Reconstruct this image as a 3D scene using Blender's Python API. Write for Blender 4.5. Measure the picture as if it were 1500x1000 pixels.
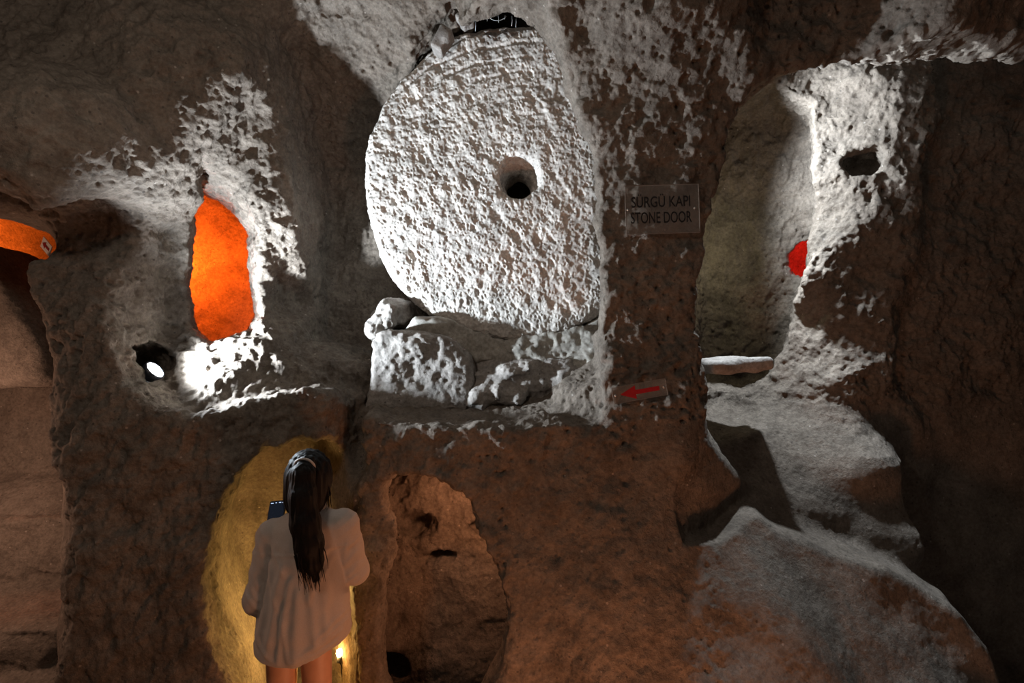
import bpy, bmesh, math, random
import numpy as np
from mathutils import Vector, Matrix

for o in list(bpy.data.objects):
    bpy.data.objects.remove(o)
SC = bpy.context.scene
COL = SC.collection
F32 = np.float32
R = math.radians

# ------------------------------------------------------------------ camera, world, exposure
ZC, FPX = 2.1, 720.0                      # eye height, focal length in pixels of the 1500 px frame
cam_d = bpy.data.cameras.new('camera')
cam_d.sensor_width = 36.0
cam_d.lens = FPX / 1500.0 * 36.0
cam_d.clip_start = 0.02
cam = bpy.data.objects.new('camera', cam_d)
COL.objects.link(cam)
cam.location = (0, 0, ZC)
cam.rotation_euler = (R(90), 0, 0)
SC.camera = cam

world = bpy.data.worlds.new('world')
SC.world = world
world.use_nodes = True
world.node_tree.nodes['Background'].inputs[0].default_value = (0.0, 0.0, 0.0, 1)
world.node_tree.nodes['Background'].inputs[1].default_value = 0.0

SC.view_settings.view_transform = 'Standard'
SC.view_settings.look = 'None'
SC.view_settings.gamma = 1.0
SC.view_settings.use_curve_mapping = False
SC.view_settings.exposure = 0.0


def X(px, Y): return (px - 750.0) * Y / FPX
def Z(py, Y): return ZC + (500.0 - py) * Y / FPX
def P(px, py, Y): return Vector((X(px, Y), Y, Z(py, Y)))


def lamp(name, kind, loc, power, color, radius=0.03, target=None, angle=90, blend=0.3):
    d = bpy.data.lights.new(name, kind)
    d.energy = power
    d.color = color
    d.shadow_soft_size = radius
    if kind == 'SPOT':
        d.spot_size = R(angle)
        d.spot_blend = blend
    o = bpy.data.objects.new(name, d)
    COL.objects.link(o)
    o.location = loc
    if target is not None:
        o.rotation_euler = (Vector(target) - Vector(loc)).to_track_quat('-Z', 'Y').to_euler()
    return o


COLD = (0.78, 0.89, 1.0)
WARM = (1.0, 0.50, 0.24)
AMBER = (1.0, 0.52, 0.12)
ORANGE = (1.0, 0.15, 0.012)
# the lamps of the visited cave, plus a few added unseen fills; those inside the fixtures in view are placed with their fixtures below
lamp('niche_lamp_orange', 'POINT', (-2.06, 3.25, 2.60), 46, (1.0, 0.12, 0.008), 0.05)
lamp('chamber_lamp_orange', 'POINT', (-4.2, 3.55, 2.62), 62, ORANGE, 0.05)
lamp('chamber_lamp_warm', 'POINT', (-3.0, 2.15, 1.55), 32, (1.0, 0.58, 0.40), 0.06)
lamp('arch_lamp_white', 'SPOT', (1.20, 2.84, 3.27), 185, COLD, 0.03, target=(1.95, 2.50, 3.05), angle=134, blend=0.5)
lamp('mound_fill_light', 'SPOT', (1.24, 2.74, 3.20), 190, COLD, 0.03, target=(1.50, 2.20, 1.3), angle=76, blend=0.35)  # extra unseen downlight, added to brighten the mound below the arch
lamp('alcove_fill_light', 'POINT', (1.22, 3.05, 2.75), 4.0, (1.0, 0.92, 0.60), 0.05)  # added unseen light, lifts the dark back wall of the alcove
lamp('alcove_lamp_red', 'POINT', (2.25, 3.45, 2.7), 9, (1.0, 0.02, 0.01), 0.04)
lamp('hall_lamp_warm', 'POINT', (0.40, 1.05, 0.30), 43, (1.0, 0.40, 0.19), 0.10)
lamp('hall_fill_high', 'POINT', (-0.95, 0.55, 3.15), 27, (1.0, 0.88, 0.76), 0.12)  # added unseen fill, stands in for spotlight bounce on the upper rock
lamp('shaft_fill_warm', 'POINT', (-0.10, 2.38, 1.34), 11.0, (1.0, 0.44, 0.22), 0.05)  # added light hidden behind the lip, brightens the lower right opening
lamp('tunnel_lamp_amber', 'POINT', (-1.02, 2.62, 0.75), 21, (1.0, 0.60, 0.17), 0.05)

# ------------------------------------------------------------------ numpy noise
def _h(ix, iy, iz, seed):
    h = (ix.astype(np.uint32) * np.uint32(374761393) + iy.astype(np.uint32) * np.uint32(668265263)
         + iz.astype(np.uint32) * np.uint32(2246822519) + np.uint32((seed * 3266489917) & 0xffffffff))
    h = (h ^ (h >> np.uint32(13))) * np.uint32(1274126177)
    h = h ^ (h >> np.uint32(16))
    h = h * np.uint32(2654435761)
    return ((h >> np.uint32(8)) & np.uint32(0xffff)).astype(F32) * F32(1.0 / 65535.0)


def vnoise(x, y, z, fr, seed=0):
    """value noise in -1..1; fr scalar or 3-tuple of frequencies"""
    if not isinstance(fr, tuple):
        fr = (fr, fr, fr)
    out = []
    ii, ff = [], []
    for a, f in zip((x, y, z), fr):
        a = a.astype(F32) * F32(f) + F32(1000.37 + seed * 0.731)
        i = np.floor(a)
        t = a - i
        ii.append(i.astype(np.int64))
        ff.append(t * t * t * (t * (t * 6 - 15) + 10))
    u, v, w = ff
    ix, iy, iz = ii
    def c(a, b, d): return _h(ix + a, iy + b, iz + d, seed)
    x00 = c(0, 0, 0) * (1 - u) + c(1, 0, 0) * u
    x10 = c(0, 1, 0) * (1 - u) + c(1, 1, 0) * u
    x01 = c(0, 0, 1) * (1 - u) + c(1, 0, 1) * u
    x11 = c(0, 1, 1) * (1 - u) + c(1, 1, 1) * u
    y0 = x00 * (1 - v) + x10 * v
    y1 = x01 * (1 - v) + x11 * v
    return (y0 * (1 - w) + y1 * w) * 2 - 1


def fbm(x, y, z, fr, octs=4, seed=0, gain=0.5):
    if not isinstance(fr, tuple):
        fr = (fr, fr, fr)
    s, a = 0, 1.0
    for o in range(octs):
        k = 2.03 ** o
        s = s + F32(a) * vnoise(x, y, z, tuple(f * k for f in fr), seed + o * 17)
        a *= gain
        x, y, z = (x * F32(0.80) + y * F32(0.36) - z * F32(0.48), -x * F32(0.60) + y * F32(0.48) - z * F32(0.64), y * F32(0.80) + z * F32(0.60))   # turn each octave
    return s


def pits(x, y, z, fr, seed=0, thr=0.5):
    """0..1 pit depth: random cells carry a round pit of random size"""
    if not isinstance(fr, tuple):
        fr = (fr, fr, fr)
    q = [a.astype(F32) * F32(f) + F32(511.3 + seed * 0.37) for a, f in zip((x, y, z), fr)]
    b = [np.floor(a - F32(0.5)).astype(np.int64) for a in q]
    out = np.zeros_like(q[0])
    for i in (0, 1):
        for j in (0, 1):
            for k in (0, 1):
                c = (b[0] + i, b[1] + j, b[2] + k)
                d2 = 0
                for n in range(3):
                    jit = _h(c[0], c[1], c[2], seed + 31 * n + 5) * F32(0.6) + F32(0.2)
                    d2 = d2 + (q[n] - c[n].astype(F32) - jit) ** 2
                r = _h(c[0], c[1], c[2], seed + 211)
                r = np.clip((r - F32(thr)) / F32(1 - thr), 0, 1) * F32(0.55)
                t = np.clip(1 - d2 / (r * r + F32(1e-6)), 0, 1)
                out = np.maximum(out, t * r * F32(1.8))
    return out


# ------------------------------------------------------------------ signed distance helpers
def smin(a, b, k):
    h = np.clip(0.5 + 0.5 * (b - a) / k, 0, 1).astype(F32)
    return b * (1 - h) + a * h - F32(k) * h * (1 - h)


def smax(a, b, k): return -smin(-a, -b, k)


def ell(x, y, z, c, r):
    q = np.sqrt(((x - F32(c[0])) / F32(r[0])) ** 2 + ((y - F32(c[1])) / F32(r[1])) ** 2 + ((z - F32(c[2])) / F32(r[2])) ** 2)
    return (q - 1) * F32(min(r))


def cap(x, y, z, a, b, ra, rb):
    a = np.array(a, F32); b = np.array(b, F32)
    ba = b - a
    t = np.clip(((x - a[0]) * ba[0] + (y - a[1]) * ba[1] + (z - a[2]) * ba[2]) / F32(max(1e-9, float(ba @ ba))), 0, 1)
    d = np.sqrt((x - a[0] - t * ba[0]) ** 2 + (y - a[1] - t * ba[1]) ** 2 + (z - a[2] - t * ba[2]) ** 2)
    return d - (F32(ra) + F32(rb - ra) * t)


def rbox(x, y, z, c, s, r):
    qx = np.abs(x - F32(c[0])) - F32(s[0] - r)
    qy = np.abs(y - F32(c[1])) - F32(s[1] - r)
    qz = np.abs(z - F32(c[2])) - F32(s[2] - r)
    o = np.sqrt(np.maximum(qx, 0) ** 2 + np.maximum(qy, 0) ** 2 + np.maximum(qz, 0) ** 2)
    return o + np.minimum(np.maximum(qx, np.maximum(qy, qz)), 0) - F32(r)


def poly2(u, v, pts):
    """signed distance to a closed polygon in the plane"""
    n = len(pts)
    d2 = np.full_like(u, 1e9)
    s = np.ones_like(u)
    for i in range(n):
        ax, ay = pts[i]
        bx, by = pts[i - 1]
        ex, ey = bx - ax, by - ay
        wx, wy = u - F32(ax), v - F32(ay)
        t = np.clip((wx * F32(ex) + wy * F32(ey)) / F32(ex * ex + ey * ey + 1e-12), 0, 1)
        d2 = np.minimum(d2, (wx - F32(ex) * t) ** 2 + (wy - F32(ey) * t) ** 2)
        c1 = v >= ay
        c2 = v < by
        c3 = (F32(ex) * wy) > (F32(ey) * wx)
        flip = (c1 & c2 & c3) | (~c1 & ~c2 & ~c3)
        s = np.where(flip, -s, s)
    return s * np.sqrt(d2)


class Depth:
    """a wall surface y = Y(x, z) through given points, looked up from a table"""
    def __init__(self, pts, w=0.16):
        self.x0, self.z0, self.s = -5.2, -1.2, 0.05
        gx = np.arange(self.x0, 5.2, self.s)
        gz = np.arange(self.z0, 5.0, self.s)
        A, B = np.meshgrid(gx, gz, indexing='ij')
        num = 0; den = 0
        for (px, py, Y) in pts:
            r2 = (A - X(px, Y)) ** 2 + (B - Z(py, Y)) ** 2
            k = np.exp(-r2 / (2 * w * w)) + 1e-3 / (r2 / (w * w) + 1) ** 2.5
            num = num + k * Y; den = den + k
        self.t = (num / den).astype(F32)

    def __call__(self, x, z):
        u = np.clip((x - F32(self.x0)) / F32(self.s), 0, self.t.shape[0] - 1.001)
        v = np.clip((z - F32(self.z0)) / F32(self.s), 0, self.t.shape[1] - 1.001)
        i = u.astype(np.int32); j = v.astype(np.int32)
        a = u - i; b = v - j
        t = self.t
        return (t[i, j] * (1 - a) * (1 - b) + t[i + 1, j] * a * (1 - b) + t[i, j + 1] * (1 - a) * b + t[i + 1, j + 1] * a * b)


def outline(pts, Y0): return [(X(a, Y0), Z(b, Y0)) for a, b in pts]


def prism(x, y, z, pts, Y0, ya, yb, dx=0.0, dz=0.0, k=0.05):
    """an opening of the given outline (at depth Y0) driven back from ya to yb"""
    t = y - F32(Y0)
    d = poly2(x - F32(dx) * t, z - F32(dz) * t, pts)
    return smax(smax(d, y - yb, k), F32(ya) - y, 0.02)


# ------------------------------------------------------------------ surface mesher
def up2(d):
    for ax in range(3):
        n = d.shape[ax]
        sh = list(d.shape); sh[ax] = 2 * n - 1
        o = np.empty(sh, F32)
        sl = [slice(None)] * 3
        sl[ax] = slice(0, None, 2); o[tuple(sl)] = d
        a = [slice(None)] * 3; a[ax] = slice(0, n - 1)
        b = [slice(None)] * 3; b[ax] = slice(1, n)
        sl[ax] = slice(1, None, 2); o[tuple(sl)] = (d[tuple(a)] + d[tuple(b)]) * F32(0.5)
        d = o
    return d


def surf(f, lo, hi, h, levels=1):
    """surface nets of f = 0 (f < 0 is solid): vertices, quads"""
    lo = np.array(lo, float); hi = np.array(hi, float)
    H = h * 2 ** levels
    n = np.ceil((hi - lo) / H).astype(int) + 1
    ax = [(lo[i] + H * np.arange(n[i])).astype(F32) for i in range(3)]
    A, B, C = np.meshgrid(*ax, indexing='ij')
    d = f(A.ravel(), B.ravel(), C.ravel()).reshape(A.shape).astype(F32)
    for L in range(levels):
        d = up2(d)
        H *= 0.5
        idx = np.nonzero(np.abs(d) < 4.0 * H)
        d[idx] = f((lo[0] + idx[0] * H).astype(F32), (lo[1] + idx[1] * H).astype(F32), (lo[2] + idx[2] * H).astype(F32))
    d[np.abs(d) < 1e-7] = 1e-7
    s = d < 0
    cnt = np.zeros(tuple(k - 1 for k in d.shape), np.uint8)
    for i in (0, 1):
        for j in (0, 1):
            for k in (0, 1):
                cnt += s[i:d.shape[0] - 1 + i, j:d.shape[1] - 1 + j, k:d.shape[2] - 1 + k]
    act = np.nonzero((cnt > 0) & (cnt < 8))
    nv = len(act[0])
    ids = np.full(cnt.shape, -1, np.int32)
    ids[act] = np.arange(nv)
    acc = np.zeros((nv, 3)); num = np.zeros(nv)
    cor = {(i, j, k): d[act[0] + i, act[1] + j, act[2] + k].astype(float) for i in (0, 1) for j in (0, 1) for k in (0, 1)}
    for c in cor:
        for a in range(3):
            if c[a] == 0:
                e = list(c); e[a] = 1; e = tuple(e)
                va, vb = cor[c], cor[e]
                m = (va < 0) != (vb < 0)
                t = np.where(m, va / np.where(m, va - vb, 1), 0)
                for q in range(3):
                    acc[:, q] += np.where(m, c[q] + (t if q == a else 0), 0)
                num += m
    V = acc / num[:, None] + np.stack(act, 1)
    V = V * H + lo
    Q = []
    for a in range(3):
        b, c = (a + 1) % 3, (a + 2) % 3
        sl0 = [slice(1, -1)] * 3; sl1 = [slice(1, -1)] * 3
        sl0[a] = slice(0, -1); sl1[a] = slice(1, None)
        s0, s1 = s[tuple(sl0)], s[tuple(sl1)]
        for flip in (False, True):
            m = (s0 & ~s1) if not flip else (~s0 & s1)
            I = list(np.nonzero(m))
            for q in range(3):
                if q != a: I[q] = I[q] + 1
            def cell(db, dc):
                J = [k.copy() for k in I]
                J[b] = J[b] - db; J[c] = J[c] - dc
                return ids[J[0], J[1], J[2]]
            q4 = [cell(1, 1), cell(0, 1), cell(0, 0), cell(1, 0)]
            if flip: q4 = q4[::-1]
            Q.append(np.stack(q4, 1))
    Q = np.concatenate(Q)
    Q = Q[(Q >= 0).all(1)]
    return V, Q


def subdiv(V, Q, mask=None):
    """split (the masked) quads in four"""
    if mask is None: mask = np.ones(len(Q), bool)
    F = Q[mask]; K = Q[~mask]
    nv = len(V)
    E = np.sort(np.stack([F, np.roll(F, -1, 1)], 2).reshape(-1, 2), 1)
    key = E[:, 0].astype(np.int64) * nv + E[:, 1]
    u, inv = np.unique(key, return_inverse=True)
    inv = inv.reshape(-1, 4)
    ea, eb = u // nv, u % nv
    V2 = np.concatenate([V, (V[ea] + V[eb]) * 0.5, V[F].mean(1)])
    em = inv + nv
    fc = (np.arange(len(F)) + nv + len(u))
    out = []
    for k in range(4):
        out.append(np.stack([F[:, k], em[:, k], fc, em[:, k - 1]], 1))
    return V2, np.concatenate(out + [K]), len(F) * 4


def vnormals(V, Q):
    n = np.cross(V[Q[:, 2]] - V[Q[:, 0]], V[Q[:, 3]] - V[Q[:, 1]])
    N = np.zeros_like(V)
    for k in range(4):
        for a in range(3):
            N[:, a] += np.bincount(Q[:, k], n[:, a], len(V))
    return N / (np.linalg.norm(N, axis=1, keepdims=True) + 1e-12)


def relax(V, Q, it=1, f=0.5):
    for _ in range(it):
        S = np.zeros_like(V); C = np.zeros(len(V))
        for k in range(4):
            for m in (1, 3):
                b = Q[:, (k + m) % 4]
                for a in range(3):
                    S[:, a] += np.bincount(Q[:, k], V[b, a], len(V))
                C += np.bincount(Q[:, k], minlength=len(V))
        C = np.maximum(C, 1)
        V = V * (1 - f) + f * S / C[:, None]
    return V


def project(f, V, it=2, e=0.004, lim=0.02):
    for _ in range(it):
        x, y, z = (V[:, i].astype(F32) for i in range(3))
        d = f(x, y, z)
        g = np.stack([f(x + F32(e), y, z) - d, f(x, y + F32(e), z) - d, f(x, y, z + F32(e)) - d], 1) / e
        st = d[:, None] * g / ((g * g).sum(1, keepdims=True) + 0.05)
        V = V - np.clip(st, -lim, lim)
    return V


def to_mesh(name, V, Q, attrs=None):
    me = bpy.data.meshes.new(name)
    me.vertices.add(len(V))
    me.vertices.foreach_set('co', np.ascontiguousarray(V, F32).ravel())
    k = Q.shape[1]
    me.loops.add(len(Q) * k)
    me.polygons.add(len(Q))
    me.loops.foreach_set('vertex_index', np.ascontiguousarray(Q, np.int32).ravel())
    me.polygons.foreach_set('loop_start', np.arange(0, len(Q) * k, k, dtype=np.int32))
    me.update(calc_edges=True)
    me.polygons.foreach_set('use_smooth', np.ones(len(Q), bool))
    if attrs:
        for an, av in attrs.items():
            a = me.attributes.new(an, 'FLOAT', 'POINT')
            a.data.foreach_set('value', np.ascontiguousarray(av, F32))
    me.validate()
    return me


def part_mesh(V, Q, sel):
    F = Q[sel]
    u, inv = np.unique(F, return_inverse=True)
    return u, inv.reshape(F.shape)


def link(name, me, mat=None, parent=None, loc=None):
    o = bpy.data.objects.new(name, me)
    COL.objects.link(o)
    if mat is not None and me is not None: me.materials.append(mat)
    if parent is not None: o.parent = parent
    if loc is not None: o.location = loc
    return o


def tag(o, label, cat=None, group=None, kind=None):
    o['label'] = label
    if cat: o['category'] = cat
    if group: o['group'] = group
    if kind: o['kind'] = kind
    return o


def empty(name, loc, label=None, cat=None):
    o = bpy.data.objects.new(name, None)
    o.empty_display_size = 0.05
    COL.objects.link(o)
    o.location = loc
    if label: tag(o, label, cat)
    return o


# ------------------------------------------------------------------ materials
def nodes(mat):
    mat.use_nodes = True
    nt = mat.node_tree
    return nt, nt.nodes, nt.links, nt.nodes['Principled BSDF']


def rock_material(name, c_dark, c_mid, c_light, speck=0.5, bump=0.5, grain=1.0, rough=0.95):
    m = bpy.data.materials.new(name)
    nt, N, L, B = nodes(m)
    B.inputs['Roughness'].default_value = rough
    B.inputs['Specular IOR Level'].default_value = 0.12
    tc = N.new('ShaderNodeTexCoord')
    def noise(s, d=4, r=0.55):
        n = N.new('ShaderNodeTexNoise'); n.inputs['Scale'].default_value = s
        n.inputs['Detail'].default_value = d; n.inputs['Roughness'].default_value = r
        L.new(tc.outputs['Object'], n.inputs['Vector']); return n
    def ramp(src, stops):
        r = N.new('ShaderNodeValToRGB')
        el = r.color_ramp.elements
        while len(el) < len(stops): el.new(0.5)
        for e, (p, c) in zip(el, stops): e.position = p; e.color = c if len(c) == 4 else (*c, 1)
        L.new(src, r.inputs[0]); return r
    def mix(f, a, b, t='MIX'):
        x = N.new('ShaderNodeMix'); x.data_type = 'RGBA'; x.blend_type = t
        if isinstance(f, (int, float)): x.inputs[0].default_value = f
        else: L.new(f, x.inputs[0])
        for s, i in ((a, 6), (b, 7)):
            if isinstance(s, tuple): x.inputs[i].default_value = (*s, 1)
            else: L.new(s, x.inputs[i])
        return x.outputs[2]
    big = noise(1.7, 5, 0.6)
    mid = noise(9, 6, 0.65)
    fine = noise(60 * grain, 4, 0.7)
    col = ramp(big.outputs['Fac'], [(0.32, c_dark), (0.5, c_mid), (0.68, c_light)]).outputs[0]
    col = mix(0.6, col, ramp(mid.outputs['Fac'], [(0.3, tuple(v * 0.45 for v in c_mid)), (0.5, c_mid), (0.7, tuple(min(1, v * 1.45) for v in c_mid))]).outputs[0])
    col = mix(0.55, col, ramp(fine.outputs['Fac'], [(0.35, (0.35, 0.33, 0.31)), (0.65, (1, 1, 1))]).outputs[0], 'MULTIPLY')
    vo = N.new('ShaderNodeTexVoronoi'); vo.inputs['Scale'].default_value = 42 * grain
    L.new(tc.outputs['Object'], vo.inputs['Vector'])
    sz = ramp(vo.outputs['Distance'], [(0.16, (1, 1, 1)), (0.26, (0, 0, 0))])
    sep = N.new('ShaderNodeSeparateColor'); L.new(vo.outputs['Color'], sep.inputs[0])
    def pick(lo, hi, ch):
        a = N.new('ShaderNodeMath'); a.operation = 'GREATER_THAN'; L.new(sep.outputs[ch], a.inputs[0]); a.inputs[1].default_value = lo
        b = N.new('ShaderNodeMath'); b.operation = 'MULTIPLY'; L.new(a.outputs[0], b.inputs[0]); L.new(sz.outputs[0], b.inputs[1])
        c = N.new('ShaderNodeMath'); c.operation = 'MULTIPLY'; L.new(b.outputs[0], c.inputs[0]); c.inputs[1].default_value = hi
        return c.outputs[0]
    col = mix(pick(1 - 0.24 * speck, 0.7, 0), col, (0.06, 0.052, 0.046))
    col = mix(pick(1 - 0.05 * speck, 0.3, 1), col, (0.62, 0.56, 0.50))
    L.new(col, B.inputs['Base Color'])
    if bump > 0:
        b1 = N.new('ShaderNodeBump'); b1.inputs['Strength'].default_value = bump; b1.inputs['Distance'].default_value = 0.012
        n2 = noise(48 * grain, 6, 0.75)
        L.new(n2.outputs['Fac'], b1.inputs['Height'])
        b2 = N.new('ShaderNodeBump'); b2.inputs['Strength'].default_value = bump * 0.8; b2.inputs['Distance'].default_value = 0.006
        L.new(fine.outputs['Fac'], b2.inputs['Height'])
        L.new(b1.outputs[0], b2.inputs['Normal'])
        L.new(b2.outputs[0], B.inputs['Normal'])
    return m


def plain(name, col, rough=0.6, metal=0.0, spec=0.5, emit=None, power=0.0, trans=0.0, bump=0.0, bscale=80.0, var=0.12):
    m = bpy.data.materials.new(name)
    nt, N, L, B = nodes(m)
    B.inputs['Roughness'].default_value = rough
    B.inputs['Metallic'].default_value = metal
    B.inputs['Specular IOR Level'].default_value = spec
    B.inputs['Transmission Weight'].default_value = trans
    tc = N.new('ShaderNodeTexCoord')
    n = N.new('ShaderNodeTexNoise'); n.inputs['Scale'].default_value = bscale; n.inputs['Detail'].default_value = 4
    L.new(tc.outputs['Object'], n.inputs['Vector'])
    r = N.new('ShaderNodeValToRGB')
    r.color_ramp.elements[0].position = 0.3; r.color_ramp.elements[1].position = 0.7
    r.color_ramp.elements[0].color = (*[c * (1 - var) for c in col], 1)
    r.color_ramp.elements[1].color = (*[min(1, c * (1 + var)) for c in col], 1)
    L.new(n.outputs['Fac'], r.inputs[0]); L.new(r.outputs[0], B.inputs['Base Color'])
    if bump:
        b = N.new('ShaderNodeBump'); b.inputs['Strength'].default_value = bump; b.inputs['Distance'].default_value = 0.004
        L.new(n.outputs['Fac'], b.inputs['Height']); L.new(b.outputs[0], B.inputs['Normal'])
    if emit:
        B.inputs['Emission Color'].default_value = (*emit, 1)
        B.inputs['Emission Strength'].default_value = power
    return m


M_ROCK = rock_material('tuff_rock', (0.12, 0.098, 0.080), (0.185, 0.155, 0.127), (0.26, 0.225, 0.19), speck=0.7, bump=0.85)
M_SMOOTH = rock_material('worn_tuff', (0.18, 0.145, 0.115), (0.23, 0.19, 0.155), (0.28, 0.24, 0.20), speck=0.3, bump=0.35)
M_PALE = rock_material('pale_tuff', (0.52, 0.48, 0.43), (0.60, 0.565, 0.52), (0.67, 0.64, 0.60), speck=0.35, bump=0.45)
M_GREY = rock_material('grey_stone', (0.24, 0.22, 0.20), (0.32, 0.295, 0.27), (0.42, 0.39, 0.36), speck=0.5, bump=0.6)
M_MORTAR = rock_material('mortar', (0.33, 0.31, 0.27), (0.38, 0.36, 0.32), (0.42, 0.40, 0.36), speck=0.1, bump=0.15)

# ------------------------------------------------------------------ THE CAVE
YF = Depth([
    (960, 150, 2.20), (960, 300, 2.25), (960, 450, 2.25), (960, 600, 2.20), (940, 700, 2.15), (900, 800, 2.08), (900, 900, 2.02), (900, 1000, 1.95), (900, 1150, 1.85),
    (800, 650, 2.14), (800, 720, 2.16), (800, 800, 2.12), (770, 900, 2.10), (770, 1000, 2.08), (770, 1150, 2.05),
    (600, 640, 2.14), (650, 670, 2.13), (700, 640, 2.13), (520, 640, 2.18), (540, 720, 2.28), (540, 800, 2.28), (545, 950, 2.24), (545, 1100, 2.2),
    (450, 635, 2.25), (430, 600, 2.25), (350, 630, 2.14), (280, 640, 2.1), (280, 700, 2.1), (200, 700, 2.06), (200, 850, 2.03), (200, 1000, 2.0), (200, 1150, 2.0),
    (150, 550, 2.10), (110, 700, 2.03), (110, 900, 1.98), (100, 450, 2.08), (130, 390, 2.15), (60, 600, 2.1), (0, 700, 2.1), (-200, 700, 2.0), (-200, 300, 1.8), (-200, 1000, 2.0),
    (150, 330, 2.3), (240, 380, 2.4), (330, 230, 2.46), (420, 300, 2.52), (385, 220, 2.46), (385, 300, 2.47), (500, 200, 2.9), (500, 300, 3.0), (500, 400, 3.0), (560, 200, 3.0), (600, 300, 3.0), (600, 150, 2.95), (560, 110, 2.8), (480, 120, 2.6), (620, 90, 2.75), (700, 200, 2.8),
    (1200, 30, 2.15), (1450, 30, 2.08), (1500, -100, 1.8), (1000, 20, 2.02), (880, 100, 2.2), (880, 300, 2.26), (750, -60, 1.9), (700, 0, 2.2), (640, 30, 2.46), (560, 30, 2.46), (480, 40, 2.34), (400, 60, 2.2),
    (250, 50, 1.85), (50, 50, 1.5), (0, 200, 1.7), (100, 200, 1.95), (200, 150, 2.1), (300, 100, 2.12), (400, 160, 2.45), (250, -80, 1.5), (500, -80, 1.9), (1000, -100, 1.75),
    (1000, 700, 2.13), (1060, 640, 2.2), (1100, 740, 2.30), (1050, 800, 2.14), (1200, 830, 2.28), (1300, 850, 2.32), (1400, 890, 2.22), (1100, 900, 2.0), (1200, 930, 2.02), (1300, 930, 2.08), (1200, 1000, 1.86), (1350, 1000, 1.9), (1430, 950, 2.05),
    (1000, 900, 1.97), (1000, 1000, 1.87), (1000, 1150, 1.75), (1200, 1150, 1.7), (1400, 1150, 1.75), (1600, 1000, 2.0), (1600, 600, 2.2), (1800, 500, 2.2), (1700, 50, 2.0),
])
YB_BAY = Depth([
    (200, 300, 2.42), (190, 350, 2.48), (235, 380, 2.56), (330, 230, 2.48), (255, 300, 2.50), (330, 400, 2.50), (390, 300, 2.48), (390, 400, 2.48), (390, 470, 2.52), (390, 200, 2.47), (440, 300, 2.55), (450, 400, 2.6), (450, 480, 2.66), (500, 400, 2.7), (500, 300, 2.7), (500, 210, 2.7), (500, 490, 2.75), (450, 200, 2.56),
    (200, 470, 2.56), (200, 540, 2.45), (240, 470, 2.60), (250, 560, 2.36), (300, 600, 2.16), (310, 570, 2.26), (320, 540, 2.37), (330, 510, 2.46), (330, 490, 2.50), (390, 588, 2.18), (400, 560, 2.30), (400, 535, 2.41), (400, 510, 2.50), (470, 560, 2.4), (470, 530, 2.62), (520, 600, 2.5), (530, 560, 2.75),
    (450, 100, 2.50), (540, 60, 2.55), (350, 120, 2.34), (540, 300, 3.1), (540, 450, 3.1), (540, 150, 2.9), (280, 470, 2.56), (365, 420, 2.49),
], 0.11)
YB_R = Depth([
    (1150, 100, 2.9), (1190, 200, 2.96), (1220, 180, 2.86), (1250, 250, 2.78), (1320, 250, 2.66), (1320, 180, 2.68), (1390, 250, 2.80), (1390, 350, 2.80), (1450, 300, 2.84), (1550, 300, 2.80), (1300, 350, 2.68), (1250, 400, 2.74), (1285, 450, 2.68), (1350, 450, 2.80), (1240, 500, 2.74), (1275, 540, 2.68), (1350, 560, 2.80), (1240, 600, 2.68), (1300, 620, 2.74), (1400, 600, 2.82), (1500, 600, 2.82), (1700, 400, 2.7), (1700, 700, 2.7),
    (1130, 600, 3.0), (1080, 560, 3.0), (1050, 600, 2.9), (1120, 650, 2.72), (1080, 660, 2.7), (1200, 650, 2.62), (1220, 690, 2.5), (1150, 690, 2.5), (1120, 730, 2.42), (1200, 760, 2.42), (1290, 800, 2.42), (1270, 720, 2.44), (1300, 700, 2.5), (1330, 700, 2.78), (1345, 800, 2.78), (1400, 700, 2.82), (1400, 800, 2.78), (1500, 850, 2.75), (1150, 300, 3.0), (1150, 500, 3.0),
    (1320, 100, 2.66), (1325, 50, 2.66), (1320, 0, 2.66), (1390, 100, 2.82), (1400, 30, 2.84), (1500, 80, 2.84), (1500, 0, 2.84), (1250, 60, 2.8), (1250, 0, 2.8),
], 0.10)
YB_SHAFT = Depth([(560, 1000, 2.62), (700, 1000, 2.60), (560, 900, 2.7), (700, 900, 2.66), (650, 850, 2.72), (580, 800, 2.8), (700, 800, 2.74), (600, 740, 2.72), (650, 730, 2.82), (600, 700, 2.74), (700, 720, 2.8), (600, 640, 3.0), (600, 1200, 2.5), (700, 1200, 2.5)], 0.12)

PG_RECESS = outline([(883, 652), (880, 480), (877, 300), (865, 215), (842, 140), (815, 72), (785, 25), (745, 6), (700, 8), (650, 34), (600, 80), (545, 200), (528, 300), (525, 420), (520, 520), (512, 600), (560, 612), (700, 618), (800, 626)], 2.25)
PG_BAY = outline([(225, 275), (180, 320), (158, 400), (164, 470), (180, 520), (192, 566), (235, 592), (282, 612), (350, 592), (440, 566), (500, 590), (540, 600), (580, 500), (580, 200), (540, 40), (430, 30), (330, 110), (270, 210)], 2.15)
PG_POCKET = outline([(410, 150), (410, 260), (413, 380), (412, 470), (425, 505), (470, 512), (540, 540), (620, 500), (620, 100), (560, 10), (470, 0), (415, 60)], 2.50)
PG_NICHE = outline([(292, 256), (345, 276), (372, 318), (384, 400), (388, 460), (366, 486), (310, 500), (284, 476), (276, 420), (282, 340)], 2.48)
PG_LEFT = outline([(-900, 270), (0, 300), (50, 306), (80, 335), (84, 356), (68, 376), (40, 384), (46, 430), (64, 500), (74, 560), (85, 640), (96, 720), (90, 800), (86, 900), (80, 1000), (76, 1240), (-900, 1240)], 2.05)
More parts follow.
